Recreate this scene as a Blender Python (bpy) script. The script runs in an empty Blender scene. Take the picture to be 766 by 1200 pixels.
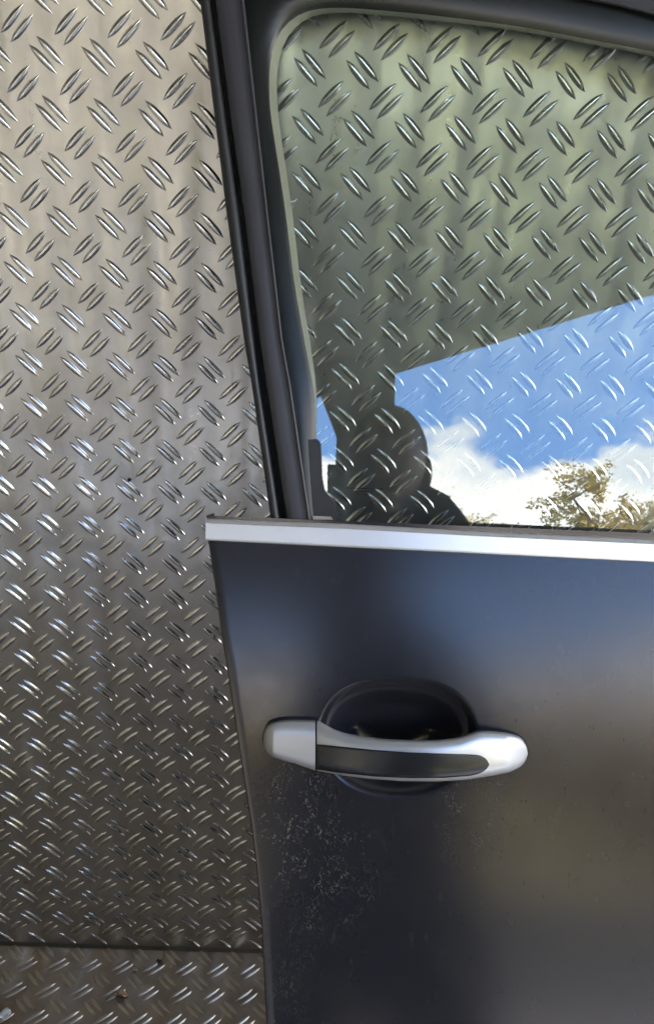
import bpy, bmesh, math, random
from mathutils import Vector, Matrix
import numpy as np
random.seed(7)
rnd = random.random
S = bpy.context.scene
COL = S.collection

# ------------------------------------------------------------------ camera
P = 0.042                                   # pitch of the tread pattern (m)
RC = [[0.9990437265, -0.0437026635, 0.0013075459],
      [0.0400242768, 0.9021005061, -0.4296658401],
      [0.0175980038, 0.4293072956, 0.9029870188]]
FPX = 946.65
CU, CV, CN = 5.8934330, 1.5087076, -17.5972759
VS = 25.7885
CAM = Vector((0, CN * P, (VS - CV) * P))
def w_(r): return Vector((r[0], r[2], -r[1]))
RIGHT, DOWN, FWD = w_(RC[0]), w_(RC[1]), w_(RC[2])
cd = bpy.data.cameras.new('camera'); cam = bpy.data.objects.new('camera', cd); COL.objects.link(cam)
M = Matrix((RIGHT, -DOWN, -FWD)).transposed().to_4x4(); M.translation = CAM
cam.matrix_world = M
cd.sensor_fit = 'VERTICAL'; cd.sensor_height = 36; cd.lens = FPX / 1200 * 36
cd.clip_start = 0.01; cd.clip_end = 3000
S.camera = cam

# ------------------------------------------------------------------ light
SUN_EL, SUN_ROT = math.radians(40), math.radians(58)
wd = bpy.data.worlds.new('World'); S.world = wd; wd.use_nodes = True
nt = wd.node_tree; nt.nodes.clear()
def N(nt, t, **k):
    n = nt.nodes.new(t)
    for a, b in k.items(): setattr(n, a, b)
    return n
def L(nt, a, b): nt.links.new(a, b)
sky = N(nt, 'ShaderNodeTexSky', sky_type='NISHITA', sun_disc=False, sun_elevation=SUN_EL, sun_rotation=SUN_ROT,
        air_density=1.0, dust_density=0.3, ozone_density=4.0)
st = N(nt, 'ShaderNodeMix', data_type='RGBA', blend_type='MULTIPLY'); st.inputs[0].default_value = 1; st.inputs[7].default_value = (1.08, 1.2, 1.33, 1); L(nt, sky.outputs[0], st.inputs[6])
tc = N(nt, 'ShaderNodeTexCoord')
sep = N(nt, 'ShaderNodeSeparateXYZ'); L(nt, tc.outputs['Generated'], sep.inputs[0])
mp = N(nt, 'ShaderNodeMapping'); mp.inputs['Scale'].default_value = (1, 1, 1.9); mp.inputs['Location'].default_value = (3.1, 0.4, 0.35)
L(nt, tc.outputs['Generated'], mp.inputs[0])
no = N(nt, 'ShaderNodeTexNoise'); no.inputs['Scale'].default_value = 2.6; no.inputs['Detail'].default_value = 9; no.inputs['Roughness'].default_value = 0.58
L(nt, mp.outputs[0], no.inputs[0])
el = N(nt, 'ShaderNodeMapRange'); el.inputs[1].default_value = 0.35; el.inputs[2].default_value = 0.50; el.inputs[3].default_value = 0.27; el.inputs[4].default_value = -0.14
L(nt, sep.outputs[2], el.inputs[0])
ad = N(nt, 'ShaderNodeMath', operation='ADD'); L(nt, no.outputs[0], ad.inputs[0]); L(nt, el.outputs[0], ad.inputs[1])
cr = N(nt, 'ShaderNodeMapRange', interpolation_type='SMOOTHSTEP'); cr.inputs[1].default_value = 0.535; cr.inputs[2].default_value = 0.60
L(nt, ad.outputs[0], cr.inputs[0])
no2 = N(nt, 'ShaderNodeTexNoise'); no2.inputs['Scale'].default_value = 5; no2.inputs['Detail'].default_value = 6; L(nt, mp.outputs[0], no2.inputs[0])
cc = N(nt, 'ShaderNodeValToRGB'); cc.color_ramp.elements[0].position = .40; cc.color_ramp.elements[1].position = .58
cc.color_ramp.elements[0].color = (4.6, 4.9, 5.3, 1); cc.color_ramp.elements[1].color = (7.0, 6.8, 6.5, 1)
L(nt, no2.outputs[0], cc.inputs[0])
hb = N(nt, 'ShaderNodeMapRange'); hb.inputs[1].default_value = .36; hb.inputs[2].default_value = .22; hb.inputs[3].default_value = 1.0; hb.inputs[4].default_value = 1.5; L(nt, sep.outputs[2], hb.inputs[0])
cm = N(nt, 'ShaderNodeVectorMath', operation='SCALE'); L(nt, cc.outputs[0], cm.inputs[0]); L(nt, hb.outputs[0], cm.inputs[3])
mx = N(nt, 'ShaderNodeMix', data_type='RGBA'); L(nt, cr.outputs[0], mx.inputs[0]); L(nt, st.outputs[2], mx.inputs[6]); L(nt, cm.outputs[0], mx.inputs[7])
bg = N(nt, 'ShaderNodeBackground'); bg.inputs[1].default_value = 0.15; L(nt, mx.outputs[2], bg.inputs[0])
wo = N(nt, 'ShaderNodeOutputWorld'); L(nt, bg.outputs[0], wo.inputs[0])
ld = bpy.data.lights.new('sun', 'SUN'); ld.energy = 2.2; ld.angle = math.radians(0.5); ld.color = (1, .95, .87)
sun = bpy.data.objects.new('sun', ld); COL.objects.link(sun)
sd = Vector((math.sin(SUN_ROT) * math.cos(SUN_EL), math.cos(SUN_ROT) * math.cos(SUN_EL), math.sin(SUN_EL)))
sun.rotation_euler = sd.to_track_quat('Z', 'Y').to_euler()
sun.location = (0, 3, 6)
vs = S.view_settings
vs.view_transform = 'Standard'; vs.look = 'None'; vs.exposure = 3.1; vs.gamma = 1; vs.use_curve_mapping = False
S.cycles.max_bounces = 8; S.cycles.transparent_max_bounces = 12

# ------------------------------------------------------------------ materials
def mat(name):
    m = bpy.data.materials.new(name); m.use_nodes = True
    return m, m.node_tree, m.node_tree.nodes['Principled BSDF']
def noise(nt, scale, detail=4, rough=.5, vec=None, coord='Object', mscale=None, dist=0):
    if vec is None:
        if coord == 'World': vec = N(nt, 'ShaderNodeNewGeometry').outputs['Position']
        else: vec = N(nt, 'ShaderNodeTexCoord').outputs[coord]
    if mscale:
        m = N(nt, 'ShaderNodeMapping'); m.inputs['Scale'].default_value = mscale; L(nt, vec, m.inputs[0]); vec = m.outputs[0]
    n = N(nt, 'ShaderNodeTexNoise'); n.inputs['Scale'].default_value = scale; n.inputs['Detail'].default_value = detail
    n.inputs['Roughness'].default_value = rough; n.inputs['Distortion'].default_value = dist; L(nt, vec, n.inputs[0])
    return n.outputs[0]
def mr(nt, x, a, b, c, d, smooth=False):
    n = N(nt, 'ShaderNodeMapRange'); n.inputs[1].default_value = a; n.inputs[2].default_value = b; n.inputs[3].default_value = c; n.inputs[4].default_value = d
    if smooth: n.interpolation_type = 'SMOOTHSTEP'
    L(nt, x, n.inputs[0]); return n.outputs[0]
def mth(nt, op, a, b=None):
    n = N(nt, 'ShaderNodeMath', operation=op)
    for i, v in enumerate((a, b)):
        if v is None: continue
        if isinstance(v, (int, float)): n.inputs[i].default_value = v
        else: L(nt, v, n.inputs[i])
    return n.outputs[0]
def mixc(nt, f, a, b):
    n = N(nt, 'ShaderNodeMix', data_type='RGBA')
    if isinstance(f, float): n.inputs[0].default_value = f
    else: L(nt, f, n.inputs[0])
    for i, v in ((6, a), (7, b)):
        if isinstance(v, tuple): n.inputs[i].default_value = (*v, 1)
        else: L(nt, v, n.inputs[i])
    return n.outputs[2]
def bump(nt, p, h, strength, dist, normal=None):
    b = N(nt, 'ShaderNodeBump'); b.inputs['Strength'].default_value = strength; b.inputs['Distance'].default_value = dist
    L(nt, h, b.inputs['Height'])
    if normal: L(nt, normal, b.inputs['Normal'])
    L(nt, b.outputs[0], p.inputs['Normal']); return b.outputs[0]

def plate_material(name, base, base2, r0, r1, dirt, relief=1.0):
    m, nt, p = mat(name)
    geo = N(nt, 'ShaderNodeNewGeometry'); pos = geo.outputs['Position']
    big = noise(nt, 9, 3, .5, pos); streak = noise(nt, 60, 4, .6, pos, mscale=(1, .3, .12)); fine = noise(nt, 420, 3, .6, pos)
    fac = mth(nt, 'ADD', mth(nt, 'MULTIPLY', streak, .55), mth(nt, 'MULTIPLY', big, .45))
    c = mixc(nt, mr(nt, fac, .35, .65, 0, 1), base, base2)
    # grime: brown film gathered in uneven patches
    g = noise(nt, 5.5, 5, .65, pos); gm = mr(nt, g, .45, .72, 0, dirt, True)
    c = mixc(nt, gm, c, (.17, .12, .075))
    sc1 = noise(nt, 70, 2, .5, pos, mscale=(1, 1, .035), dist=.25); sc2 = noise(nt, 14, 3, .6, pos)
    sm = mth(nt, 'MULTIPLY', mr(nt, sc1, .62, .68, 0, 1, True), mr(nt, sc2, .45, .6, 0, 1, True))
    mot = noise(nt, 130, 4, .7, pos)
    L(nt, c, p.inputs['Base Color'])
    p.inputs['Metallic'].default_value = 1.0
    rr = mth(nt, 'ADD', mr(nt, streak, .3, .7, r0, r1), mr(nt, gm, 0, 1, 0, .25))
    rr = mth(nt, 'ADD', rr, mth(nt, 'ADD', mth(nt, 'MULTIPLY', sm, .12), mr(nt, mot, .35, .65, -.035, .035)))
    L(nt, rr, p.inputs['Roughness'])
    sx = N(nt, 'ShaderNodeSeparateXYZ'); L(nt, pos, sx.inputs[0])
    # rolled sheet: faint swells that follow the columns of the pattern, and slow dents
    wv = mth(nt, 'COSINE', mth(nt, 'MULTIPLY', sx.outputs[0], 2 * math.pi / P))
    h = mth(nt, 'ADD', mth(nt, 'MULTIPLY', wv, .00038), mth(nt, 'MULTIPLY', noise(nt, 11, 2, .4, pos), .0032))
    h = mth(nt, 'ADD', h, mth(nt, 'MULTIPLY', noise(nt, 15, 2, .5, pos, mscale=(1, 1, .11)), .0075))
    h = mth(nt, 'ADD', h, mth(nt, 'MULTIPLY', fine, .00005))
    b = bump(nt, p, h, relief, 1.0)
    return m
M_plate = plate_material('tread_aluminium', (.61, .59, .56), (.52, .50, .47), .27, .39, .30)
M_bar = plate_material('worn_bar_aluminium', (.66, .655, .645), (.58, .575, .565), .17, .26, .12, .12)
M_floorbar = plate_material('worn_floor_bar', (.50, .43, .35), (.42, .36, .29), .30, .38, .6, .12)
M_floor = plate_material('floor_aluminium', (.38, .30, .215), (.30, .235, .17), .38, .52, .8)

def simple(name, col, rough, metal=0.0, spec=.5, coat=0.0, nscale=0, nstr=0.0, ndist=.0005, vary=0.0):
    m, nt, p = mat(name)
    if vary:
        n = noise(nt, 30, 4)
        L(nt, mixc(nt, mr(nt, n, .3, .7, 0, 1), tuple(c * (1 - vary) for c in col), tuple(c * (1 + vary) for c in col)), p.inputs['Base Color'])
    else: p.inputs['Base Color'].default_value = (*col, 1)
    p.inputs['Roughness'].default_value = rough; p.inputs['Metallic'].default_value = metal
    p.inputs['Specular IOR Level'].default_value = spec; p.inputs['Coat Weight'].default_value = coat
    if nscale: bump(nt, p, noise(nt, nscale, 3), nstr, ndist)
    return m
M_trim = simple('satin_black_film', (.030, .030, .036), .42, nscale=900, nstr=.15, ndist=.0003, vary=.1)
M_rubber = simple('black_rubber', (.014, .015, .017), .5, nscale=600, nstr=.3, ndist=.0004, vary=.2)
M_gap = simple('gap_black', (.006, .006, .007), .8)
M_inner = simple('inner_frame_paint', (.008, .010, .009), .26, spec=.25, nscale=120, nstr=.1, vary=.15)
M_rim = simple('aperture_flange', (.14, .15, .105), .5, vary=.15)
M_line = simple('glass_lip_highlight', (.12, .14, .14), .3)
M_silver = simple('silver_paint', (.46, .455, .448), .34, metal=.5, coat=.35, nscale=1500, nstr=.05, ndist=.0002)
M_alu = simple('anodised_strip', (.72, .70, .675), .38, metal=.7, nscale=700, nstr=.05, ndist=.0002)
M_inlay = simple('inlay_black', (.014, .014, .015), .24, coat=0)

def paint_material():
    m, nt, p = mat('satin_dark_paint')
    tcn = N(nt, 'ShaderNodeTexCoord'); pos = tcn.outputs['Object']
    sx = N(nt, 'ShaderNodeSeparateXYZ'); L(nt, pos, sx.inputs[0])
    PAINT['sx'] = sx
    c0 = mixc(nt, mr(nt, noise(nt, 6, 3, .5, pos), .3, .7, 0, 1), (.013, .0135, .018), (.017, .017, .020))
    # chalky scuffs below both ends of the handle
    def patch(cx, cz, rx, rz):
        a = mth(nt, 'POWER', mth(nt, 'DIVIDE', mth(nt, 'SUBTRACT', sx.outputs[0], cx), rx), 2)
        b = mth(nt, 'POWER', mth(nt, 'DIVIDE', mth(nt, 'SUBTRACT', sx.outputs[2], cz), rz), 2)
        return mr(nt, mth(nt, 'ADD', a, b), .15, 1, 1, 0, True)
    from_ = PATCH
    pm = None
    for q in from_:
        v = patch(*q[:4])
        v = mth(nt, 'MULTIPLY', v, q[4])
        pm = v if pm is None else mth(nt, 'MAXIMUM', pm, v)
    s1 = noise(nt, 480, 4, .65, pos, mscale=(1, 1, .45), dist=1.6)
    s2 = noise(nt, 60, 3, .6, pos)
    sc = mth(nt, 'MULTIPLY', mr(nt, s1, .57, .68, 0, 1, True), mr(nt, s2, .38, .62, .1, 1, True))
    sc = mth(nt, 'MULTIPLY', sc, pm)
    # long faint hairline wear and a scatter of dust specks
    hl = noise(nt, 160, 2, .5, pos, mscale=(1, 1, .06), dist=.3)
    hlm = mr(nt, hl, .66, .74, 0, .02, True)
    vo = N(nt, 'ShaderNodeTexVoronoi'); vo.inputs['Scale'].default_value = 85; L(nt, pos, vo.inputs[0])
    vc = N(nt, 'ShaderNodeSeparateColor'); L(nt, vo.outputs['Color'], vc.inputs[0])
    dm = mth(nt, 'MULTIPLY', mr(nt, vo.outputs['Distance'], .018, .034, 1, 0), mth(nt, 'GREATER_THAN', vc.outputs[0], .85))
    dm = mth(nt, 'MULTIPLY', dm, mr(nt, vc.outputs[1], 0, 1, .05, .5))
    c = mixc(nt, mth(nt, 'MULTIPLY', sc, .36), c0, (.20, .185, .165))
    c = mixc(nt, hlm, c, (.3, .3, .3))
    c = mixc(nt, dm, c, (.34, .32, .29))
    L(nt, c, p.inputs['Base Color'])
    film = noise(nt, 40, 5, .6, pos)
    L(nt, mth(nt, 'ADD', mr(nt, film, .3, .7, .19, .24), mth(nt, 'MULTIPLY', sc, .3)), p.inputs['Roughness'])
    p.inputs['Specular IOR Level'].default_value = .62; p.inputs['Specular Tint'].default_value = (1, .92, .84, 1)
    h = mth(nt, 'ADD', mth(nt, 'MULTIPLY', noise(nt, 1400, 2, .5, pos), .000008), mth(nt, 'MULTIPLY', sc, .00012))
    bump(nt, p, h, 1.0, 1.0)
    return m
PAINT = {}

def glass_material():
    m = bpy.data.materials.new('tinted_glass'); m.use_nodes = True; nt = m.node_tree; nt.nodes.clear()
    tr = N(nt, 'ShaderNodeBsdfTransparent'); tr.inputs[0].default_value = (.94, .995, .985, 1)
    gl = N(nt, 'ShaderNodeBsdfGlossy'); gl.inputs['Roughness'].default_value = 0.0; gl.inputs[0].default_value = (1, 1, 1, 1)
    fr = N(nt, 'ShaderNodeFresnel'); fr.inputs[0].default_value = 1.68
    mx = N(nt, 'ShaderNodeMixShader'); L(nt, fr.outputs[0], mx.inputs[0]); L(nt, tr.outputs[0], mx.inputs[1]); L(nt, gl.outputs[0], mx.inputs[2])
    # dust film
    pos = N(nt, 'ShaderNodeTexCoord').outputs['Object']
    df = N(nt, 'ShaderNodeBsdfDiffuse'); df.inputs[0].default_value = (.55, .55, .5, 1)
    vo = N(nt, 'ShaderNodeTexVoronoi'); vo.inputs['Scale'].default_value = 60; L(nt, pos, vo.inputs[0])
    vc = N(nt, 'ShaderNodeSeparateColor'); L(nt, vo.outputs['Color'], vc.inputs[0])
    dm = mth(nt, 'MULTIPLY', mr(nt, vo.outputs['Distance'], .02, .045, .8, 0), mth(nt, 'GREATER_THAN', vc.outputs[0], .86))
    f = mth(nt, 'MAXIMUM', dm, mr(nt, noise(nt, 25, 5, .65, pos, mscale=(1, 1, .6)), .4, .8, .012, .05))
    m2 = N(nt, 'ShaderNodeMixShader'); L(nt, f, m2.inputs[0]); L(nt, mx.outputs[0], m2.inputs[1]); L(nt, df.outputs[0], m2.inputs[2])
    o = N(nt, 'ShaderNodeOutputMaterial'); L(nt, m2.outputs[0], o.inputs[0])
    return m
M_glass = glass_material()

# ------------------------------------------------------------------ helpers
def link(name, me, m, parent=None, smooth=False, flip=False, **props):
    if m: me.materials.append(m)
    if smooth: me.polygons.foreach_set('use_smooth', [True] * len(me.polygons))
    o = bpy.data.objects.new(name, me); COL.objects.link(o)
    if parent: o.parent = parent; o.matrix_parent_inverse = parent.matrix_world.inverted()
    for k, v in props.items(): o[k] = v
    return o
def mesh(name, vs, fs):
    me = bpy.data.meshes.new(name); me.from_pydata([tuple(v) for v in vs], [], fs); me.update()
    return me
def fixn(me):
    bm = bmesh.new(); bm.from_mesh(me); bmesh.ops.remove_doubles(bm, verts=bm.verts, dist=1e-6)
    bmesh.ops.recalc_face_normals(bm, faces=bm.faces); bm.to_mesh(me); bm.free(); return me
def box(x0, x1, y0, y1, z0, z1, bev=0.0):
    bm = bmesh.new(); bmesh.ops.create_cube(bm, size=1)
    for v in bm.verts:
        v.co = Vector(((x0 + x1) / 2 + v.co.x * (x1 - x0), (y0 + y1) / 2 + v.co.y * (y1 - y0), (z0 + z1) / 2 + v.co.z * (z1 - z0)))
    if bev: bmesh.ops.bevel(bm, geom=bm.edges[:], offset=bev, segments=2, affect='EDGES', profile=.5)
    me = bpy.data.meshes.new('box'); bm.to_mesh(me); bm.free(); return me
def empty(name, loc, label, cat, group=None):
    o = bpy.data.objects.new(name, None); COL.objects.link(o); o.location = loc; o.empty_display_size = .1
    o.matrix_world = Matrix.Translation(loc)
    o['label'] = label; o['category'] = cat
    if group: o['group'] = group
    return o
def ray(px, py): return (RIGHT * ((px - 383) / FPX) + DOWN * ((py - 600) / FPX) + FWD)
def project(w):
    d = w - CAM; z = d.dot(FWD); return (383 + FPX * d.dot(RIGHT) / z, 600 + FPX * d.dot(DOWN) / z, z)

# door profile: distance of the outer skin from the tread plate as a function of height
PHI = math.radians(22.7); ZB = .7465
def slope(Z):
    t = min(1, max(0, (ZB - Z) / .35)); t = t * t * (3 - 2 * t)
    return .62 - .26 * t
_t = [(ZB, .05 + (1.1 - ZB) * math.tan(PHI))]
while _t[-1][0] > -.05:
    z, o = _t[-1]; _t.append((z - .002, o + .002 * slope(z - .001)))
_tz = np.array([a for a, b in _t])[::-1]; _to = np.array([b for a, b in _t])[::-1]
def off_glass(Z): return .05 + (1.1 - Z) * math.tan(PHI)
def off_body(Z): return float(np.interp(Z, _tz, _to)) if Z < ZB else off_glass(Z)
def nrm(Z, body):
    s = slope(Z) if (body and Z < ZB) else math.tan(PHI)
    return Vector((0, -1, s)).normalized()
def surf(X, Z, h, body): return Vector((X, -(off_body(Z) if body else off_glass(Z)), Z)) + nrm(Z, body) * h
def at(px, py, h=0.0, body=False):
    r = ray(px, py); lo, hi = .2, 1.2
    off = off_body if body else off_glass
    def f(t):
        q = CAM + r * t; n = nrm(q.z, body)
        return q.y + off(q.z) + h / -n.y
    for _ in range(46):
        m_ = (lo + hi) / 2
        if f(m_) < 0: lo = m_
        else: hi = m_
    return CAM + r * lo
def lerp(a, b, t): return a + (b - a) * t
def poly(pts, n=None):
    """smooth interpolation x(y) of a list of (x, y) pixel pairs ordered by y"""
    ys = [p[1] for p in pts]; xs = [p[0] for p in pts]
    return lambda y: float(np.interp(y, ys, xs))
def resample(pts, n):
    pts = [Vector(p) for p in pts]; d = [0]
    for a, b in zip(pts, pts[1:]): d.append(d[-1] + (b - a).length)
    out = []
    for i in range(n):
        t = d[-1] * i / (n - 1); k = 0
        while k < len(d) - 2 and d[k + 1] < t: k += 1
        out.append(pts[k].lerp(pts[k + 1], (t - d[k]) / max(1e-9, d[k + 1] - d[k])))
    return out
def smooth_line(pts, n, it=6):
    q = resample([Vector((*p, 0)) for p in pts], n)
    for _ in range(it): q = [q[0]] + [(q[i - 1] + q[i] * 2 + q[i + 1]) / 4 for i in range(1, n - 1)] + [q[-1]]
    return [(v.x, v.y) for v in q]
def loft(rows, closed=False):
    """rows of equal length -> quads"""
    n = len(rows[0]); vs = [v for r in rows for v in r]; fs = []
    R_ = len(rows)
    for i in range(R_ if closed else R_ - 1):
        i2 = (i + 1) % R_
        for j in range(n - 1): fs.append((i * n + j, i * n + j + 1, i2 * n + j + 1, i2 * n + j))
    return vs, fs

# ------------------------------------------------------------------ tread plates
def X_(u): return (u - CU) * P
def Z_(v): return (VS - v) * P
def bar_mesh():
    """one raised lens-shaped bar, long axis x, standing on z = 0"""
    HL, HW, H = .345 * P, .076 * P, .044 * P
    prof = [(-1, -.06), (-.80, .10), (-.58, .62), (-.34, .93), (0, 1.0), (.34, .93), (.58, .62), (.80, .10), (1, -.06)]
    n = 13; rows = []
    for i in range(n):
        t = -1 + 2 * i / (n - 1); t = math.copysign(abs(t) ** .9, t)
        wv = max(.04, (1 - abs(t) ** 2.8)) ; hv = max(0, 1 - abs(t) ** 3.2) ** .8
        rows.append([Vector((t * HL, a * HW * wv, (b if b < 0 else b * hv) * H)) for a, b in prof])
    vs, fs = loft(rows); me = mesh('tread_bar', vs, [f[::-1] for f in fs]); return me
BAR = bar_mesh(); BAR.materials.append(M_bar); BAR.polygons.foreach_set('use_smooth', [True] * len(BAR.polygons))
BARF = bar_mesh(); BARF.materials.append(M_floorbar); BARF.polygons.foreach_set('use_smooth', [True] * len(BARF.polygons))
assert BAR.polygons[30].normal.z > 0 or True

def sheet(x0, x1, a0, a1, th, name, nx=40, ny=40):
    """upright plate in the XZ plane with thickness behind it"""
    vs, fs = [], []
    me = box(x0, x1, 0, th, a0, a1); return me

wall_plate = empty('tread_plate_wall', (0, 0, 0), 'upright aluminium tread plate with raised double bars behind the dark car door', 'metal plate')
sh = box(-1.5, 1.7, 0, .003, .004, 2.05); link('sheet', sh, M_plate, wall_plate)
bars = []
def pair(u, v, kind, mk):
    if kind == '/': d = (.7071, .7071); q = (.082, .075)
    else: d = (.7071, -.7071); q = (.075, -.072)
    # q: half offset between the two bars (u right, v down)
    for s in (-1, 1):
        mk(u + s * q[0], v + s * q[1], d)
def join_copies(src, mats, name):
    co = np.array([v.co[:] for v in src.vertices]); co = np.c_[co, np.ones(len(co))]
    fa = np.array([p.vertices[:] for p in src.polygons]); A = []; B = []
    for i, m_ in enumerate(mats):
        A.append((co @ np.array(m_).T)[:, :3]); B.append(fa + i * len(co))
    A = np.vstack(A); B = np.vstack(B)
    me = bpy.data.meshes.new(name); me.vertices.add(len(A)); me.vertices.foreach_set('co', A.ravel())
    me.loops.add(B.size); me.loops.foreach_set('vertex_index', B.ravel())
    me.polygons.add(len(B)); me.polygons.foreach_set('loop_start', np.arange(len(B)) * 4); me.update(calc_edges=True)
    return me
def wall_bar(u, v, d):
    ang = math.atan2(d[1], d[0]) + random.uniform(-.012, .012)
    x, z = X_(u), Z_(v)
    if z < .012 or z > 2.03 or x < -1.48 or x > 1.68: return
    ex = Vector((math.cos(ang), 0, math.sin(ang))); ez = Vector((0, -1, 0)); ey = ez.cross(ex)
    Mx = Matrix((ex, ey, ez)).transposed().to_4x4(); Mx.translation = Vector((x, 0, z))
    s = 1 + random.uniform(-.03, .03)
    Mx = Mx @ Matrix.Diagonal((s, 1, random.uniform(.88, 1.08), 1))
    px, py, dz = project(Vector((x, 0, z)))
    hid = not (-30 < px < 796 and -30 < py < 1230)
    if py > 650 and px > 243 + (py - 640) * .125 + 25: hid = True
    if 60 < 1 and False: pass
    bars.append((hid, dz, Mx))
for r in range(-22, 27):
    for c in range(-30, 46):
        pair(c, r, '/', wall_bar); pair(c + .5, r + .5, '\\', wall_bar)
bars.sort(key=lambda b: (b[0], b[1]))
rest = []
for i, (hid, dz, Mx) in enumerate(bars):
    if i < 300:
        o = bpy.data.objects.new('tread_bar', BAR); COL.objects.link(o); o.parent = wall_plate; o.matrix_world = Mx
    else:
        rest.append(Mx)
me = join_copies(BAR, rest, 'tread_bars')
link('tread_pattern', me, M_bar, wall_plate, True, kind='stuff')
hp = at(152, 562, 0)  # small rivet hole in the sheet
r = ray(152, 562); hq = CAM + r * (-CAM.y / r.y)
bm = bmesh.new(); bmesh.ops.create_circle(bm, cap_ends=True, radius=.0019, segments=16); me = bpy.data.meshes.new('hole'); bm.to_mesh(me); bm.free()
o = link('rivet_hole', me, M_gap, wall_plate); o.matrix_world = Matrix.Translation(hq + Vector((0, -.0009, 0))) @ Matrix.Rotation(math.pi / 2, 4, 'X')

# floor plate: tilts up a little towards the viewer
FPHI = .2256
FDIR = Vector((0, -math.cos(FPHI), math.sin(FPHI))); FNRM = Vector((0, math.sin(FPHI), math.cos(FPHI)))
floor = bpy.data.objects.new('floor', box(-1.5, 1.7, -.86, -.004, -.012, 0)); COL.objects.link(floor)
floor.data.materials.append(M_floor); floor['kind'] = 'structure'
Fm = Matrix((Vector((1, 0, 0)), -FDIR, FNRM)).transposed().to_4x4(); floor.matrix_world = Fm
def fpt(u, w): return Vector((X_(u), 0, 0)) + FDIR * (w * P)
fb = []
def floor_bar(u, w, d):
    ang = math.atan2(d[1], d[0]) + random.uniform(-.012, .012)
    c = fpt(u, w)
    if w * P < .012 or w * P > .84 or abs(c.x - .1) > 1.56: return
    ex = (Vector((1, 0, 0)) * math.cos(ang) - FDIR * math.sin(ang)); ez = FNRM; ey = ez.cross(ex)
    Mx = Matrix((ex, ey, ez)).transposed().to_4x4(); Mx.translation = c
    px, py, dz = project(c); hid = not (-30 < px < 330 and py < 1230)
    fb.append((hid, dz, Mx))
for r in range(0, 22):
    for c in range(-30, 46):
        for kind, (cu, cw) in (('/', (c - 1.5165 + 2, r + .8605)), ('\\', (c - 1.0165 + 2, r + .3605))):
            if kind == '/': d = (.7071, .7071); q = (.082, .075)
            else: d = (.7071, -.7071); q = (.075, -.072)
            for s in (-1, 1): floor_bar(cu + s * q[0], cw + s * q[1], d)
fb.sort(key=lambda b: (b[0], b[1]))
rest = []
for i, (hid, dz, Mx) in enumerate(fb):
    if not hid:
        o = bpy.data.objects.new('tread_bar', BARF); COL.objects.link(o); o.parent = floor
        o.matrix_parent_inverse = floor.matrix_world.inverted(); o.matrix_world = Mx
    else:
        rest.append(Mx)
me = join_copies(BARF, rest, 'tread_bars')
link('tread_pattern', me, M_floorbar, floor, True, kind='stuff')

# ------------------------------------------------------------------ car door
door = empty('car_door', (.25, -.42, .1), 'dark satin car door with silver handle leaning against tread plate', 'car door')
pc = at(466, 868, 0.006, True)
RX0 = (at(557, 862, .006, True).x - at(375, 862, .006, True).x) / 2
RCX = (at(557, 862, .006, True).x + at(375, 862, .006, True).x) / 2
zt, zb_ = at(466, 801, .006, True).z, at(466, 939, .006, True).z
RCZ, RZ0 = (zt + zb_) / 2, (zt - zb_) / 2
HB = .006
sL = at(345, 955, HB, True); sR = at(555, 950, HB, True); sM = at(380, 1010, HB, True)
PATCH = [(sL.x, sL.z, .036, .055, 1.0), (sM.x, sM.z, .05, .07, .55), (sR.x, sR.z, .035, .045, .55), (at(330, 1120, HB, True).x, at(330, 1100, HB, True).z, .03, .10, .35)]
M_paint = paint_material()

def recess(X, Z):
    dx, dz = (X - RCX) / RX0, (Z - RCZ) / RZ0
    if dz > 0: r = (abs(dx) ** 2.5 + abs(dz) ** 2.3) ** (1 / 2.4)
    else: r = (abs(dx / .97) ** 2.2 + abs(dz) ** 2.2) ** (1 / 2.2)
    if r >= 1.04: return 0, r
    q = r / 1.04
    # crisp upper lip, floor that slopes away behind the handle, soft lower lip
    ea = min(1, max(0, 1 - q) / .11); eb = min(1, max(0, 1 - q) / .55); e1 = .24 * ea * ea * (3 - 2 * ea) + .76 * eb * eb * (3 - 2 * eb)
    ramp = .12 + .88 * min(1, max(0, (1.04 - dz) / 1.35))
    ta = e1 * ramp * (1 - .25 * min(1, q) ** 4)
    e2 = min(1, max(0, 1 - q) / .72); tb = e2 * e2 * (3 - 2 * e2)
    m_ = min(1, max(0, (dz + .62) / .75)); m_ = m_ * m_ * (3 - 2 * m_)
    return -.042 * lerp(tb, ta, m_), r
edge_px = [(240.5, 600), (242.5, 635), (251, 693), (259.8, 757.6), (263.7, 780), (272, 836), (282, 900.6), (293, 969.6), (299.4, 1021), (305, 1081.6), (308, 1137.6), (311, 1198), (313, 1260), (314, 1330)]
ept = [at(x, y, HB, True) for x, y in edge_px]
eZ = np.array([p.z for p in ept])[::-1]; eX = np.array([p.x for p in ept])[::-1]
def left_edge(Z): return float(np.interp(Z, eZ, eX)) if Z > eZ[0] else float(eX[0] + (eZ[0] - Z) * .02)
XR = .62
ztop = at(300, 632, HB, True).z + .012
def fine_axis(a, b, f0, f1, fine, coarse):
    out = [a]
    while out[-1] < b:
        s = fine if f0 < out[-1] < f1 else coarse
        out.append(out[-1] + s)
    out[-1] = b; return out
zs = fine_axis(.11, ztop, zb_ - .01, zt + .012, .0008, .006)
xa_ = left_edge(RCZ); xs = fine_axis(0, 1, (RCX - RX0 - .013 - xa_) / (XR - xa_), (RCX + RX0 + .013 - xa_) / (XR - xa_), .0011, .009)
grid = []; rr = []
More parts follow.
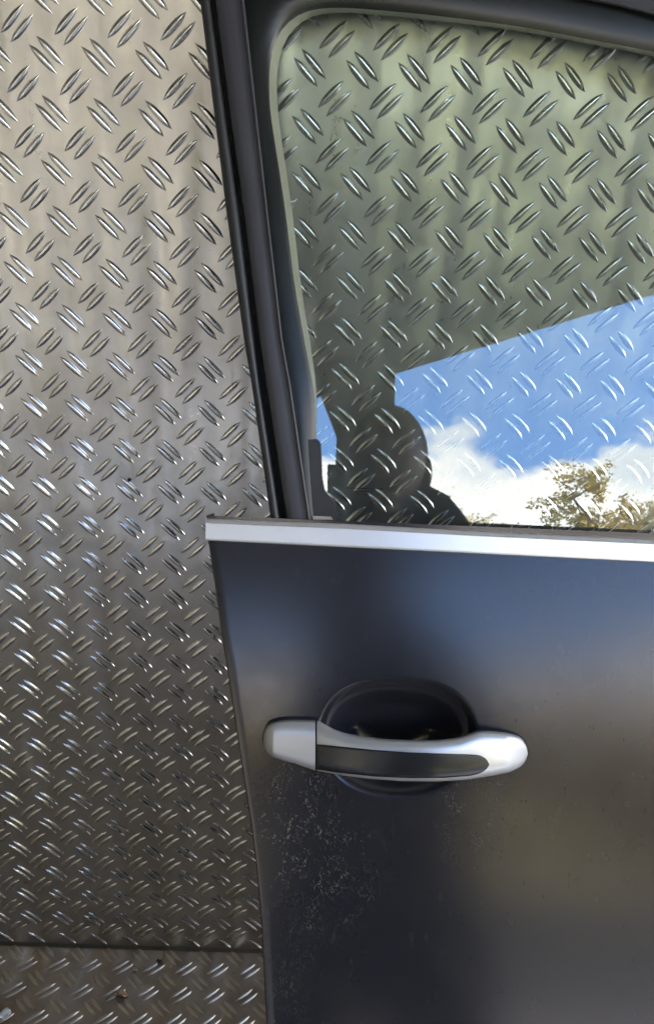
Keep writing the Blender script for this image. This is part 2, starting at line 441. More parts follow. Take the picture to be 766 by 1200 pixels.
for z in zs:
    x0 = left_edge(z); row = []; rrow = []
    n = nrm(z, True)
    for dx, dh in ((.0012, -.040), (.0009, -.030), (.0002, -.004), (.0003, -.0012), (.0007, -.0004)):
        row.append(surf(x0 + dx, z, HB + dh, True)); rrow.append(9)
    for t in xs:
        x = lerp(x0 + .0016, XR, t); h, r_ = recess(x, z)
        row.append(surf(x, z, HB + h, True)); rrow.append(r_)
    grid.append(row); rr.append(rrow)
vsA, fsA = loft(grid); n_ = len(grid[0])
flat_r = [v for r_ in rr for v in r_]
def split(vsrc, faces):
    used = {}; out = []; nf = []
    for f in faces:
        g = []
        for i in f:
            if i not in used: used[i] = len(out); out.append(vsrc[i])
            g.append(used[i])
        nf.append(g)
    return out, nf
fb_ = [f for f in fsA if max(flat_r[i] for i in f) >= 1.09]; fr_ = [f for f in fsA if max(flat_r[i] for i in f) < 1.09]
fix = lambda a: mesh('panel', a[0], a[1])
body = link('body_panel', fix(split(vsA, fb_)), M_paint, door, True)
rec = link('handle_recess', fix(split(vsA, fr_)), M_paint, door, True, label='hollow pressed into the door skin behind the handle')
for o in (body, rec):
    # outward normals
    c = sum((p.normal * p.area for p in o.data.polygons), Vector())
    if c.y > 0: o.data.flip_normals()
# inner panel with folded hem (back of the door)
rows = []
for z in np.linspace(.11, ztop - .035, 30):
    x0 = left_edge(z) + .0015
    rows.append([surf(x, z, HB - .041, True) for x in np.linspace(x0, XR, 6)] + [surf(XR, z, HB - .002, True)])
link('inner_panel', fix(loft(rows)), M_inner, door, True)

# belt trim: bright strip with a greyer bevel above it
def strip(name, pxs, ytop, ybot, section, m, body_=False, caps=True):
    """section: list of (t across from top to bottom, height)"""
    rows = []
    for (t, h) in section:
        rows.append([at(x, lerp(ytop(x), ybot(x), t), h, body_) for x in pxs])
    vs_, fs_ = loft(rows); n = len(pxs)
    k = len(section)
    if caps:
        fs_.append([i * n for i in range(k)]); fs_.append([i * n + n - 1 for i in range(k)][::-1])
    me_ = fixn(mesh(name, vs_, fs_)); return link(name, me_, m, door)
yt = poly([(607, 241), (613, 400), (621.8, 560), (631.4, 766), (660, 1400)])
yb = poly([(633.2, 241), (641.2, 400), (649, 560), (659, 766), (690, 1400)])
PX = [241 + (1330 - 241) * (i / 60) for i in range(61)]
strip('belt_trim', PX, yt, yb, [(.30, -.012), (.05, .0040), (.0, .0050), (.03, .0068), (.08, .0080), (.18, .0092), (.22, .0099), (.25, .0101), (.90, .0112), (.97, .0106), (1.0, .0085), (1.0, .002), (.8, -.004)], M_alu)
yt2 = lambda x: yb(x) - 1.5
yb2 = lambda x: yb(x) + 4.2
strip('trim_seal', [x + 3 for x in PX], yt2, yb2, [(0, -.005), (0, .004), (.6, .0065), (1, .0052), (1, -.004)], M_gap)
yt3 = lambda x: yt(x) - 1.8
strip('glass_wiper', [x + 122 for x in PX if x < 1200], yt3, lambda x: yt(x) + 3, [(0, -.003), (0, .0012), (.5, .0030), (1, .0030), (1, -.003)], M_rubber)

# window frame on the left, from the outside in: rubber, groove, satin trim with a ridge
xo = poly([(234.4, 0), (265.5, 250), (286.5, 400), (294.7, 450), (316, 600), (321, 640)])
xo = poly([(227, -60), (234.4, 0), (250, 125), (265.5, 250), (286, 400), (294.7, 450), (316, 600), (321, 640)])
xr = poly([(239, -60), (246.6, 0), (263, 125), (280.4, 250), (298, 400), (304.3, 450), (327, 600), (332, 640)])
xg = poly([(244, -60), (252, 0), (268.5, 125), (286, 250), (304.6, 400), (312, 450), (334.7, 600), (340, 640)])
xt = poly([(274, -60), (282, 0), (296, 125), (311.4, 250), (327, 400), (336, 450), (357.4, 600), (363, 640)])
xe = poly([(278, -60), (286, 0), (300, 125), (314, 250), (331.3, 400), (340.5, 450), (362.5, 600), (368, 640)])
PY = [-60 + 690 * i / 50 for i in range(51)]
def vstrip(name, xa, xb, section, m, smooth=True, par=None):
    rows = [[at(lerp(xa(y), xb(y), t), y, h) for y in PY] for t, h in section]
    me_ = fixn(mesh(name, *loft(rows, closed=True)))
    o = link(name, me_, m, par or door, smooth); return o
vstrip('outer_seal', xo, xr, [(.0, -.030), (.0, -.003), (.12, .0005), (.4, .0022), (.75, .0018), (1, -.001), (1.1, -.006), (1.1, -.028)], M_rubber)
vstrip('seal_groove', xr, xg, [(-.2, -.026), (-.2, -.007), (1.5, -.007), (1.5, -.026)], M_gap, False)
vstrip('pillar_trim', xg, xe, [(-.02, -.006), (.0, .0012), (.03, .0026), (.3, .0036), (.62, .0034), (.84, .0026), (.87, .0030), (.93, .0046), (.97, .0042), (1.0, .002), (1.01, -.003), (.9, -.006)], M_trim)

# glass pane
GL = -.0190
gx = lambda y: xe(y) + 1
# the pane sits a touch askew in its frame
G0 = at(372, 560, GL); n0 = Vector((-.0240, -1, math.tan(PHI))).normalized()
def at_glass(px, py, lift=0.0):
    r = ray(px, py); o_ = G0 + n0 * lift
    return CAM + r * ((o_ - CAM).dot(n0) / r.dot(n0))
outl = [at_glass(gx(y), y) for y in (-60, 100, 250, 400, 500, 600, 640)] + [at_glass(1330, 690), at_glass(1330, 90), at_glass(900, -60)]
vs_ = [p for p in outl] + [p - n0 * .0038 for p in outl]; k = len(outl)
fs_ = [list(range(k)), list(range(k, 2 * k))[::-1]] + [[i, i + k, (i + 1) % k + k, (i + 1) % k] for i in range(k)]
link('window_glass', fixn(mesh('pane', vs_, fs_)), M_glass, door)

# inner frame behind the glass: an opening with a flange coloured pale for reflected light
back = [(386, 700), (380, 640), (374, 600), (370.5, 540), (370, 515), (371, 495), (371.5, 470), (370.5, 450), (363, 400), (351, 325), (342.8, 250), (333, 185), (325, 130), (323.5, 90), (327, 62), (336, 40), (352, 23), (372, 15), (400, 14), (447, 18), (494, 22.5), (541, 28), (580, 33), (629, 40.5), (677, 50), (726, 59), (766, 67), (850, 84), (950, 108), (1050, 145), (1130, 200), (1180, 300), (1210, 450), (1230, 640), (1238, 700)]
front = [(384, 700), (378, 640), (373, 600), (369.5, 540), (369, 515), (369.5, 495), (369, 470), (366.8, 450), (356.5, 400), (343.5, 325), (334.8, 250), (325, 185), (316, 130), (314.5, 90), (317.5, 58), (327, 34), (345, 17), (368, 9), (400, 8.5), (447, 12), (494, 16.5), (541, 22), (580, 27), (629, 34.5), (677, 44), (726, 53), (766, 61), (850, 78), (950, 102), (1050, 138), (1138, 195), (1190, 300), (1220, 450), (1238, 640), (1246, 700)]
NB = 150
bk = smooth_line(back, NB, 3); fn = smooth_line(front, NB, 3)
HF, HK = -.004, -.0185
def outer_pt(i):
    x, y = fn[i]
    if x < 386 and y > 60: return (xg(min(y, 640)) + 2 + (y - 640 if y > 640 else 0) * .1, y)
    return None
# outer loop of the inner frame
left_n = [i for i in range(NB) if outer_pt(i)]
il = left_n[-1]
outer = []
for i in range(NB):
    q = outer_pt(i)
    if q: outer.append(q); continue
    f = (i - il) / (NB - 1 - il)
    path = [(outer_pt(il)[0], outer_pt(il)[1]), (255, -90), (500, -120), (800, -90), (1150, -30), (1330, 90), (1360, 400), (1380, 700)]
    pr = resample([Vector((*p, 0)) for p in path], 200); v = pr[int(f * 199)]
    outer.append((v.x, v.y))
rows = [[at(*outer[i], HK) for i in range(NB)], [at(*outer[i], HF) for i in range(NB)],
        [at(lerp(outer[i][0], fn[i][0], .55), lerp(outer[i][1], fn[i][1], .55), HF + .004) for i in range(NB)],
        [at(lerp(outer[i][0], fn[i][0], .9), lerp(outer[i][1], fn[i][1], .9), HF + .002) for i in range(NB)], [at(*fn[i], HF - .001) for i in range(NB)]]
link('inner_frame', fixn(mesh('inner_frame', *loft(rows))), M_inner, door, True)
rows = [[at(*fn[i], HF - .001) for i in range(NB)], [at(lerp(fn[i][0], bk[i][0], .35), lerp(fn[i][1], bk[i][1], .35), HF - .006) for i in range(NB)], [at(*bk[i], HK) for i in range(NB)]]
link('aperture_flange', fixn(mesh('aperture_flange', *loft(rows))), M_rim, door, True, label='edge round the inside of the window opening, reflected plate light put in its pale green')
# thin lip beside the glass edge, its upper curve a painted highlight, and the rubber block in the corner
def tube(name, pts, rad, m, par, seg=8, **k):
    bm = bmesh.new(); ring0 = None
    for i, p in enumerate(pts):
        d = (pts[min(i + 1, len(pts) - 1)] - pts[max(i - 1, 0)]).normalized()
        a = d.orthogonal().normalized(); b = d.cross(a)
        r_ = rad[i] if isinstance(rad, list) else rad
        if ring0: 
            a = (pa - d * pa.dot(d)).normalized(); b = d.cross(a)
        pa = a
        ring = [bm.verts.new(p + (a * math.cos(t) + b * math.sin(t)) * r_) for t in [2 * math.pi * j / seg for j in range(seg)]]
        if ring0:
            for j in range(seg): bm.faces.new((ring0[j], ring0[(j + 1) % seg], ring[(j + 1) % seg], ring[j]))
        else: bm.faces.new(ring[::-1])
        ring0 = ring
    bm.faces.new(ring0); bmesh.ops.recalc_face_normals(bm, faces=bm.faces)
    me_ = bpy.data.meshes.new(name); bm.to_mesh(me_); bm.free(); return link(name, me_, m, par, True, **k)
lip = smooth_line([(346, -30), (328, 0), (313, 20), (305, 45), (306, 80), (312, 130), (322, 200), (329.5, 250), (347, 400), (355.5, 450), (366, 520), (378, 606)], 60, 2)
tube('glass_lip_highlight', [at(x, y, -.0032) for x, y in lip], .0007, M_line, door)
rows = []
blk = [(353, 516), (374, 515)], [(377, 606)]
bp = [(352, 520), (354, 515.5), (372, 514.5), (375.5, 519), (377, 560), (380, 575), (392, 590), (397, 612), (366, 612)]
vs_ = [at(x, y, -.0015) for x, y in bp] + [at(x, y, -.018) for x, y in bp]; k = len(bp)
fs_ = [list(range(k)), list(range(k, 2 * k))[::-1]] + [[i, i + k, (i + 1) % k + k, (i + 1) % k] for i in range(k)]
link('corner_rubber', fixn(mesh('corner_rubber', vs_, fs_)), M_rubber, door)
bp = [(366, 604.5), (388, 605.5), (390, 609), (367, 609)]
vs_ = [at(x, y, .0002) for x, y in bp] + [at(x, y, -.0014) for x, y in bp]; k = 4
fs_ = [list(range(k)), list(range(k, 2 * k))[::-1]] + [[i, i + k, (i + 1) % k + k, (i + 1) % k] for i in range(k)]
link('seal_end_clip', fixn(mesh('clip', vs_, fs_)), simple('clip_beige', (.35, .31, .25), .6), door)
# outer header trim above the window
yl = poly([(-34, 560), (-14, 620), (0.5, 689), (8, 726), (18.5, 766), (60, 900), (130, 1050), (240, 1200), (420, 1330)])
HX = [560 + 770 * i / 50 for i in range(51)]
strip('header_trim', HX, lambda x: yl(x) - 60, yl, [(0, -.02), (0, .002), (.5, .0045), (.90, .0048), (.955, .0056), (.985, .0044), (1.0, .001), (1.0, -.003), (.5, -.02)], M_trim)

# maker's stamp low on the glass: too small to read, thin dark print
stamp = bmesh.new()
def dash(x0, x1, y, hgt):
    q = [at_glass(x0, y, .0003), at_glass(x1, y, .0003), at_glass(x1, y + hgt, .0003), at_glass(x0, y + hgt, .0003)]
    stamp.faces.new([stamp.verts.new(p) for p in q])
x = 405
while x < 448: w = random.uniform(1.5, 4); dash(x, x + w, 571.3 + (x - 405) * .03, 1.1); x += w + .9
for yy, xa, xb in ((575.5, 412, 436), (579.2, 417, 431)):
    x = xa
    while x < xb: w = random.uniform(1, 3); dash(x, x + w, yy, .9); x += w + 1
me = bpy.data.meshes.new('stamp'); stamp.to_mesh(me); stamp.free()
link('glass_stamp', me, M_gap, door)

# ---- handle
handle = bpy.data.objects.new('door_handle', None)
HC = HB
def cs(f, n): return [f(i / (n - 1)) for i in range(n)]
def shell(name, x0, x1, top, bot, hbase, arch, bulge, m, par, nx=60, nv=22, mode='both', foot=True, lo=None, **k):
    """closed strap: outline top(x)/bot(x) in the picture, lifted off the skin by arch(t), domed by bulge"""
    rows = []
    for i in range(nx):
        t = .5 - .5 * math.cos(math.pi * i / (nx - 1)); x = lerp(x0, x1, t)
        row = []
        for j in range(nv):
            s = j / (nv - 1); a = math.pi * s
            yy = lerp(top(x), bot(x), .5 - .5 * math.copysign(abs(math.cos(a)) ** .55, math.cos(a)))
            hh = hbase(t) + arch(t) + bulge(t) * (math.sin(a) ** .62)
            row.append(at(x, yy, hh, True))
        for j in range(1, 6):   # back side
            s = 1 - j / 6; yy = lerp(top(x), bot(x), .5 + .42 * (2 * s - 1))
            hh = hbase(t) + arch(t) + (-.003 if lo is None else lo(t))
            row.append(at(x, yy, hh, True))
        row.append(row[0].copy())
        rows.append(row)
    vs_, fs_ = loft(rows); n = len(rows[0])
    fs_.append(list(range(n - 1))); fs_.append([(nx - 1) * n + j for j in range(n - 1)][::-1])
    me_ = fixn(mesh(name, vs_, fs_)); return link(name, me_, m, par, True, **k)
def cur(pts):
    q = smooth_line(pts, 160, 5); xs_ = [p[0] for p in q]; ys_ = [p[1] for p in q]
    return lambda x: float(np.interp(x, xs_, ys_))
def rnd_end(xend, r, sgn, f, mid):
    return f
capT = cur([(308.5, 868), (309, 858), (312, 851), (318, 846.3), (328, 844), (340, 843.2), (371, 844)])
capB = cur([(308.5, 869), (309.5, 876), (313, 882), (318, 886.5), (328, 890.5), (345, 895), (369, 903)])
gripT = cur([(371, 844), (374, 844.8), (380, 848.5), (390, 854), (402, 858.5), (425, 863), (450, 865.8), (480, 867.3), (510, 867.2), (535, 864.5), (550, 859.5), (560, 856.3), (575, 856.5), (590, 858.2), (602, 860.5), (611, 865), (616.5, 873), (618.3, 883)])
gripB = cur([(371, 903), (400, 908.5), (430, 912.5), (470, 915.5), (510, 916), (545, 914), (575, 909.5), (595, 905.5), (606, 901), (613, 895.5), (617.5, 888), (618.3, 884)])
arch = lambda t: .015 * math.sin(math.pi * min(1, max(0, t))) ** .8
grip = shell('door_handle', 371.2, 618.3, gripT, gripB, lambda t: .0075 - .004 * max(0, t - .9) * 10, arch, lambda t: .0105 * min(1, (1.02 - t) * 9) ** .5, M_silver, door, nx=120, nv=34, label='silver pull handle with black inlay')
cap = shell('lock_cap', 308.6, 369.3, capT, capB, lambda t: .0065, lambda t: .003 * t, lambda t: .0105 * min(1, (t + .01) * 5) ** .5, M_silver, door, nx=60, nv=34, label='silver cap over the lock at the left end of the handle')
inT = cur([(371.2, 872.3), (400, 875.3), (440, 879), (480, 881.8), (520, 883.5), (550, 884.2), (562, 885), (569, 888.5), (572.5, 895)])
inB = cur([(371.2, 901), (400, 905.3), (440, 909.4), (480, 911.3), (520, 911), (550, 908.6), (562, 905.8), (569, 901.5), (572.5, 896)])
def inlay_mesh():
    # lies on the grip: same arch, a hair prouder than the silver
    nx, nv = 90, 16; rows = []
    for i in range(nx):
        x = lerp(371.6, 572.3, i / (nx - 1)); t = (x - 371.2) / (618.3 - 371.2)
        T, B = gripT(x), gripB(x); row = []
        for j in range(nv):
            y = lerp(inT(x), inB(x), j / (nv - 1)); s = (y - T) / (B - T)
            c = 1 - 2 * s; ca = math.copysign(abs(c) ** (1 / .55), c); sa = math.sqrt(max(0, 1 - ca * ca))
            hh = .0075 + arch(t) + .0105 * sa ** .62 + .0004
            row.append(at(x, y, hh, True))
        rows.append(row)
    return mesh('inlay', *loft(rows))
il_ = link('inlay', inlay_mesh(), M_inlay, grip, True)
so = il_.modifiers.new('solid', 'SOLIDIFY'); so.thickness = .0012; so.offset = 0
def outline_gasket(name, tops, bots, x0, x1, grow, m):
    pts = []
    n = 40
    for i in range(n): x = lerp(x0, x1, i / (n - 1)); pts.append((x, tops(x) - grow))
    for i in range(n): x = lerp(x1, x0, i / (n - 1)); pts.append((x, bots(x) + .4))
    return pts
g = [(306.8, 866)] + [(x, capT(x) - 2.4) for x in np.linspace(310, 369, 16)] + [(372, 843.5)] + [(369, 898)] + [(x, capB(x) + .3) for x in np.linspace(366, 311, 16)]
vs_ = [at(x, y, .0085, True) for x, y in g] + [at(x, y, .0045, True) for x, y in g]; k = len(g)
link('cap_gasket', fixn(mesh('gasket', vs_, [list(range(k)), list(range(k, 2 * k))[::-1]] + [[i, i + k, (i + 1) % k + k, (i + 1) % k] for i in range(k)])), M_gap, cap)
g = [(553, 857)] + [(x, gripT(x) - 2.2) for x in np.linspace(560, 616, 16)] + [(619.5, 884)] + [(x, gripB(x) + .2) for x in np.linspace(616, 560, 16)]
vs_ = [at(x, y, .0085, True) for x, y in g] + [at(x, y, .0045, True) for x, y in g]; k = len(g)
link('grip_gasket', fixn(mesh('gasket', vs_, [list(range(k)), list(range(k, 2 * k))[::-1]] + [[i, i + k, (i + 1) % k + k, (i + 1) % k] for i in range(k)])), M_gap, grip)

# ------------------------------------------------------------------ debris on the floor plate
def on_floor(px, py, h=.001):
    r = ray(px, py); o0 = Vector((0, 0, 0)) + FNRM * h
    t = (o0 - CAM).dot(FNRM) / r.dot(FNRM); return CAM + r * t
M_leaf = simple('dry_leaf', (.36, .24, .15), .75, vary=.3)
M_pale = simple('pale_scrap', (.62, .60, .56), .6, vary=.2)
M_soot = simple('dark_lump', (.03, .025, .022), .8, vary=.3)
def crumple(name, ctr, rx, ry, hh, m, label, cat, spikes=7, seed=1):
    rg = random.Random(seed); n = 26; rows = []
    for k in range(5):
        f = k / 4; row = []
        for i in range(n + 1):
            a = 2 * math.pi * i / n
            sp = .62 + .38 * abs(math.sin(a * spikes / 2 + seed)) ; q = 1 + .12 * math.sin(3 * a + seed)
            rr_ = f * sp * q
            e = Vector((1, 0, 0)) * math.cos(a) * rx * rr_ - FDIR * math.sin(a) * ry * rr_
            z = hh * (.35 + .65 * math.sin(a * 2.3 + seed + f * 2)) * f + hh * .3
            row.append(ctr + e + FNRM * max(.0003, z))
        row[-1] = row[0].copy(); rows.append(row)
    me_ = mesh(name, *loft(rows)); fixn(me_)
    o = link(name, me_, m, None, True, label=label, category=cat)
    so = o.modifiers.new('solid', 'SOLIDIFY'); so.thickness = .0004
    return o
crumple('dry_leaf', on_floor(143, 1166, .001), .0085, .006, .0035, M_leaf, 'small crumpled pinkish brown dead leaf lying on the floor plate', 'leaf', 7, 2)
crumple('plastic_scrap', on_floor(4, 1190, .001), .011, .008, .004, M_pale, 'torn white scrap at the left edge of the floor plate', 'scrap', 5, 4)
crumple('dirt_lump', on_floor(187, 1127, .001), .0045, .004, .002, M_soot, 'black lump of dirt on a raised bar just below the wall seam', 'dirt', 5, 6)
crumple('wire_curl', on_floor(158, 1137, .001), .0028, .0028, .001, simple('curl_grey', (.3, .29, .28), .4), 'tiny grey curl of swarf beside the black dirt lump', 'swarf', 3, 8)

bm = bmesh.new(); rg = random.Random(11)
for i in range(150):
    u_ = rg.uniform(-4, 6); w_d = rg.uniform(.05, 5.5) ** 1.0; c_ = fpt(u_, w_d); sz = rg.choice((.0004, .0006, .0009)) * rg.uniform(.7, 1.4)
    k_ = len(bm.verts); bmesh.ops.create_icosphere(bm, subdivisions=1, radius=sz); bm.verts.ensure_lookup_table()
    for v in bm.verts[k_:]: v.co = Vector((v.co.x * rg.uniform(.7, 1.5), v.co.y, v.co.z * .7)) + c_ + FNRM * sz * .5
me = bpy.data.meshes.new('grit'); bm.to_mesh(me); bm.free()
link('grit', me, simple('grit', (.30, .27, .22), .8, vary=.5), None, kind='stuff')

# ------------------------------------------------------------------ things out of view: mirrored ones, and some added to shape the light
GN = n0
def mirror_ray(px, py):
    g = at_glass(px, py); d = (g - CAM).normalized(); r = d - GN * 2 * d.dot(GN); return g, r
GZ = -.62
M_conc = simple('asphalt', (.090, .084, .076), .85, vary=.15, nscale=60, nstr=.4, ndist=.004)
ground = link('ground', box(-150, 150, -250, 60, GZ - .3, GZ), M_conc, None, kind='structure')
link('bounce_pad', box(-6, 6, -3.6, -.85, GZ - .05, GZ + .012), simple('bounce_concrete', (.48, .45, .40), .85, vary=.12), None, kind='structure')  # pale slab added out of view to brighten the lower tread plate
M_grass = simple('grass', (.12, .115, .095), .9, vary=.35)
lawn = link('lawn', box(1.2, 60, -60, -5.0, GZ - .05, GZ + .01), M_grass, None, kind='structure')
def hedge(x0, x1, y0, y1, z1, seed):
    rg = random.Random(seed); bm = bmesh.new(); bmesh.ops.create_cube(bm, size=1); bmesh.ops.subdivide_edges(bm, edges=bm.edges[:], cuts=40, use_grid_fill=True)
    for v in bm.verts:
        q = v.co.copy(); v.co = Vector((lerp(x0, x1, q.x + .5), lerp(y0, y1, q.y + .5), lerp(GZ, z1, q.z + .5)))
        v.co += Vector((rg.gauss(0, 1), rg.gauss(0, 1), rg.gauss(0, 1))) * .16
    me_ = bpy.data.meshes.new('hedge'); bm.to_mesh(me_); bm.free(); return me_
M_hedge = simple('hedge_leaf', (.46, .41, .22), .8, vary=.4)
link('hedge', hedge(-1, 45, -18, -16.2, 4.6, 4), M_hedge, None, label='tall yellow hedge out of view across the yard, blocking low sky from the tread plate', category='hedge')  # out of view; hides the low sky and tints the plate's reflections
M_brick = simple('far_facade', (.075, .070, .062), .9, vary=.12)
fh = empty('outbuilding', (-11, -16, GZ), 'two storey brown outbuilding out of view left of the hedge, made tall to block sky', 'outbuilding')
link('wall', box(-24, -1.6, -21, -15.5, GZ, 7.3), M_brick, fh)  # out of view; raised to block sky on the left
link('roof', box(-24.3, -1.5, -21.3, -15.2, 7.3, 7.7), simple('roof_felt', (.06, .055, .05), .9), fh)
M_farwin = simple('far_window', (.03, .035, .04), .1)
for wx in (-18, -13, -8, -4):
    for wz in (.4, 3.9): link('window', box(wx - .7, wx + .7, -15.5, -15.44, wz, wz + 1.5), M_farwin, fh)
M_render = simple('building_render', (.30, .27, .20), .9, vary=.1)
backwall = link('support_wall', box(-9, 4.5, .006, .25, GZ, 2.349), M_render, None, label='plain unseen wall behind the tread plate, added to block sun and sky', category='wall')  # unseen; wide and tall to keep the sun off the door
sky_blocker = link('sky_block_wall', box(-2.45, -2.25, -6.5, .004, GZ, 2.349), M_render, None, label='unseen plain wall added on the left to block the sky', category='wall')  # added out of view to cut off sky light from the left
ledge = link('loading_ledge', box(-1.5, 1.7, -.80, -.004, GZ, -.02), M_render, None, label='raised ledge under the tread plate floor', category='ledge')
# canopy, cut by the slanting front edge seen in the glass
CZ = 2.35
def hit_z(px, py, z): g, r = mirror_ray(px, py); return g + r * ((z - g.z) / r.z)
E1, E2 = hit_z(460, 439, CZ), hit_z(766, 345, CZ)
ed = (E2 - E1).normalized()
def on_edge(x): return E1 + ed * ((x - E1.x) / ed.x)
a, b = on_edge(-9), on_edge(3.0)
print('canopy edge', E1, E2, a, b)
pl = [Vector((-9, .3, CZ)), Vector((3.0, .3, CZ)), b, a]
vs_ = pl + [p + Vector((0, 0, .12)) for p in pl]
M_canopy = simple('canopy_sheet', (.17, .17, .145), .7, vary=.2)
canopy = link('canopy', fixn(mesh('canopy', vs_, [(0, 1, 2, 3), (7, 6, 5, 4), (0, 4, 5, 1), (1, 5, 6, 2), (2, 6, 7, 3), (3, 7, 4, 0)])), M_canopy, None, label='dark flat canopy roof over the tread plate wall', category='canopy')
# post at the canopy edge with its brace
g, r = mirror_ray(428, 500); pd = (E1.y + .05 - g.y) / r.y; pp = g + r * pd
pw = .5 * (hit_z(460, 445, CZ).x - hit_z(398, 445, CZ).x)
post = empty('canopy_post', (pp.x, pp.y, GZ), 'dark square post holding up the canopy edge', 'post')
link('shaft', box(pp.x - pw, pp.x + pw, pp.y - .06, pp.y + .06, GZ, CZ, .004), M_canopy, post)
def on_post(px, py):
    g, r = mirror_ray(px, py); return g + r * ((pp.y - g.y) / r.y)
q1, q2 = on_post(361, 469), on_post(402, 512)
vs_ = [Vector((pp.x - pw + .002, pp.y - .03, q2.z)), Vector((q1.x, pp.y - .03, CZ - .004)), Vector((pp.x - pw + .002, pp.y - .03, CZ - .004))]
vs_ = vs_ + [v + Vector((0, .06, 0)) for v in vs_]
link('brace', fixn(mesh('brace', vs_, [(0, 1, 2), (5, 4, 3), (0, 3, 4, 1), (1, 4, 5, 2), (2, 5, 3, 0)])), M_canopy, post)

# ---- tree
def tree(name, base, height, spread, n_leaf, label, seed, low=.25):
    rg = random.Random(seed)
    t = empty(name, base, label, 'tree')
    bm = bmesh.new()
    def limb(p0, p1, r0, r1, seg=7, k=5):
        pts = [p0.lerp(p1, i / k) + Vector((rg.uniform(-1, 1), rg.uniform(-1, 1), rg.uniform(-.5, .5))) * (p1 - p0).length * .04 * (0 < i < k) for i in range(k + 1)]
        ring0 = None
        for i, p in enumerate(pts):
            r_ = lerp(r0, r1, i / k); d = (p1 - p0).normalized(); a_ = d.orthogonal().normalized(); b_ = d.cross(a_)
            ring = [bm.verts.new(p + (a_ * math.cos(2 * math.pi * j / seg) + b_ * math.sin(2 * math.pi * j / seg)) * r_) for j in range(seg)]
            if ring0:
                for j in range(seg): bm.faces.new((ring0[j], ring0[(j + 1) % seg], ring[(j + 1) % seg], ring[j]))
            ring0 = ring
        return pts
    top = base + Vector((0, 0, height * .62)); tips = []
    limb(base, top, .16, .07, 9, 6)
    for i in range(24):
        a_ = i * 2.4 + rg.uniform(-.3, .3); z0 = lerp(height * low, height * .6, i / 23)
        e = base + Vector((math.cos(a_) * spread * rg.uniform(.7, 1.05), math.sin(a_) * spread * rg.uniform(.7, 1.05), z0 + height * rg.uniform(.12, .36)))
        pts = limb(base + Vector((0, 0, z0)), e, .030, .009)
        for kk in range(15):
            s0 = pts[rg.randint(1, 5)]
            e2 = s0 + Vector((rg.gauss(0, 1), rg.gauss(0, 1), rg.gauss(.15, .6))).normalized() * spread * rg.uniform(.15, .38)
            ps = limb(s0, e2, .008, .003, 4, 4); tips.append((s0, e2))
            for q in range(7):
                s1 = ps[rg.randint(1, 4)]
                e3 = s1 + Vector((rg.gauss(0, 1), rg.gauss(0, 1), rg.gauss(0, .7))).normalized() * spread * rg.uniform(.1, .25)
                limb(s1, e3, .005, .002, 3, 2); tips.append((s1, e3)); tips.append((s1, e3))
    me_ = bpy.data.meshes.new('trunk'); bm.to_mesh(me_); bm.free(); link('trunk', me_, M_bark, t, True)
    vs_, fs_, ci = [], [], []
    for i in range(n_leaf):
        a_, b_ = tips[rg.randrange(len(tips))]; p = a_.lerp(b_, rg.uniform(.15, 1.05)) + Vector((rg.gauss(0, 1), rg.gauss(0, 1), rg.gauss(0, 1))) * .025
        d = Vector((rg.gauss(0, 1), rg.gauss(0, 1), rg.gauss(0, .6))).normalized(); s = d.orthogonal().normalized(); s = Matrix.Rotation(rg.uniform(0, 6.28), 3, d) @ s
        l_, w__ = rg.uniform(.022, .045), rg.uniform(.008, .015); k_ = len(vs_)
        vs_ += [p, p + d * l_ * .5 + s * w__, p + d * l_, p + d * l_ * .5 - s * w__]; fs_.append((k_, k_ + 1, k_ + 2, k_ + 3))
    link('crown', mesh('crown', vs_, fs_), M_leafy, t, kind='stuff')
    return t
M_bark = simple('bark', (.22, .17, .12), .9, vary=.3)
def leafy():
    m, nt, p = mat('autumn_leaf'); n = noise(nt, 1.1, 4, .6); n2 = noise(nt, 14, 2)
    c = mixc(nt, mr(nt, n, .38, .62, 0, 1), (.56, .50, .18), (.78, .58, .17))
    c = mixc(nt, mr(nt, n2, .5, .75, 0, 1), c, (.36, .22, .08))
    L(nt, c, p.inputs['Base Color']); p.inputs['Roughness'].default_value = .6
    p.inputs['Subsurface Weight'].default_value = 0
    return m
M_leafy = leafy()
g, r = mirror_ray(735, 640); tb = g + r * (7.0 / abs(r.y)); 
tree('autumn_tree', Vector((tb.x + .60, tb.y, GZ)), 4.3, 1.8, 230000, 'yellow green autumn tree mirrored low in the right of the window', 3, .3)
g, r = mirror_ray(395, 560); tb = g + r * (8.5 / abs(r.y))
tree('autumn_tree', Vector((tb.x, tb.y, GZ)), 5.2, 1.5, 90000, 'yellow leaved tree mirrored beside the dark canopy post', 5)

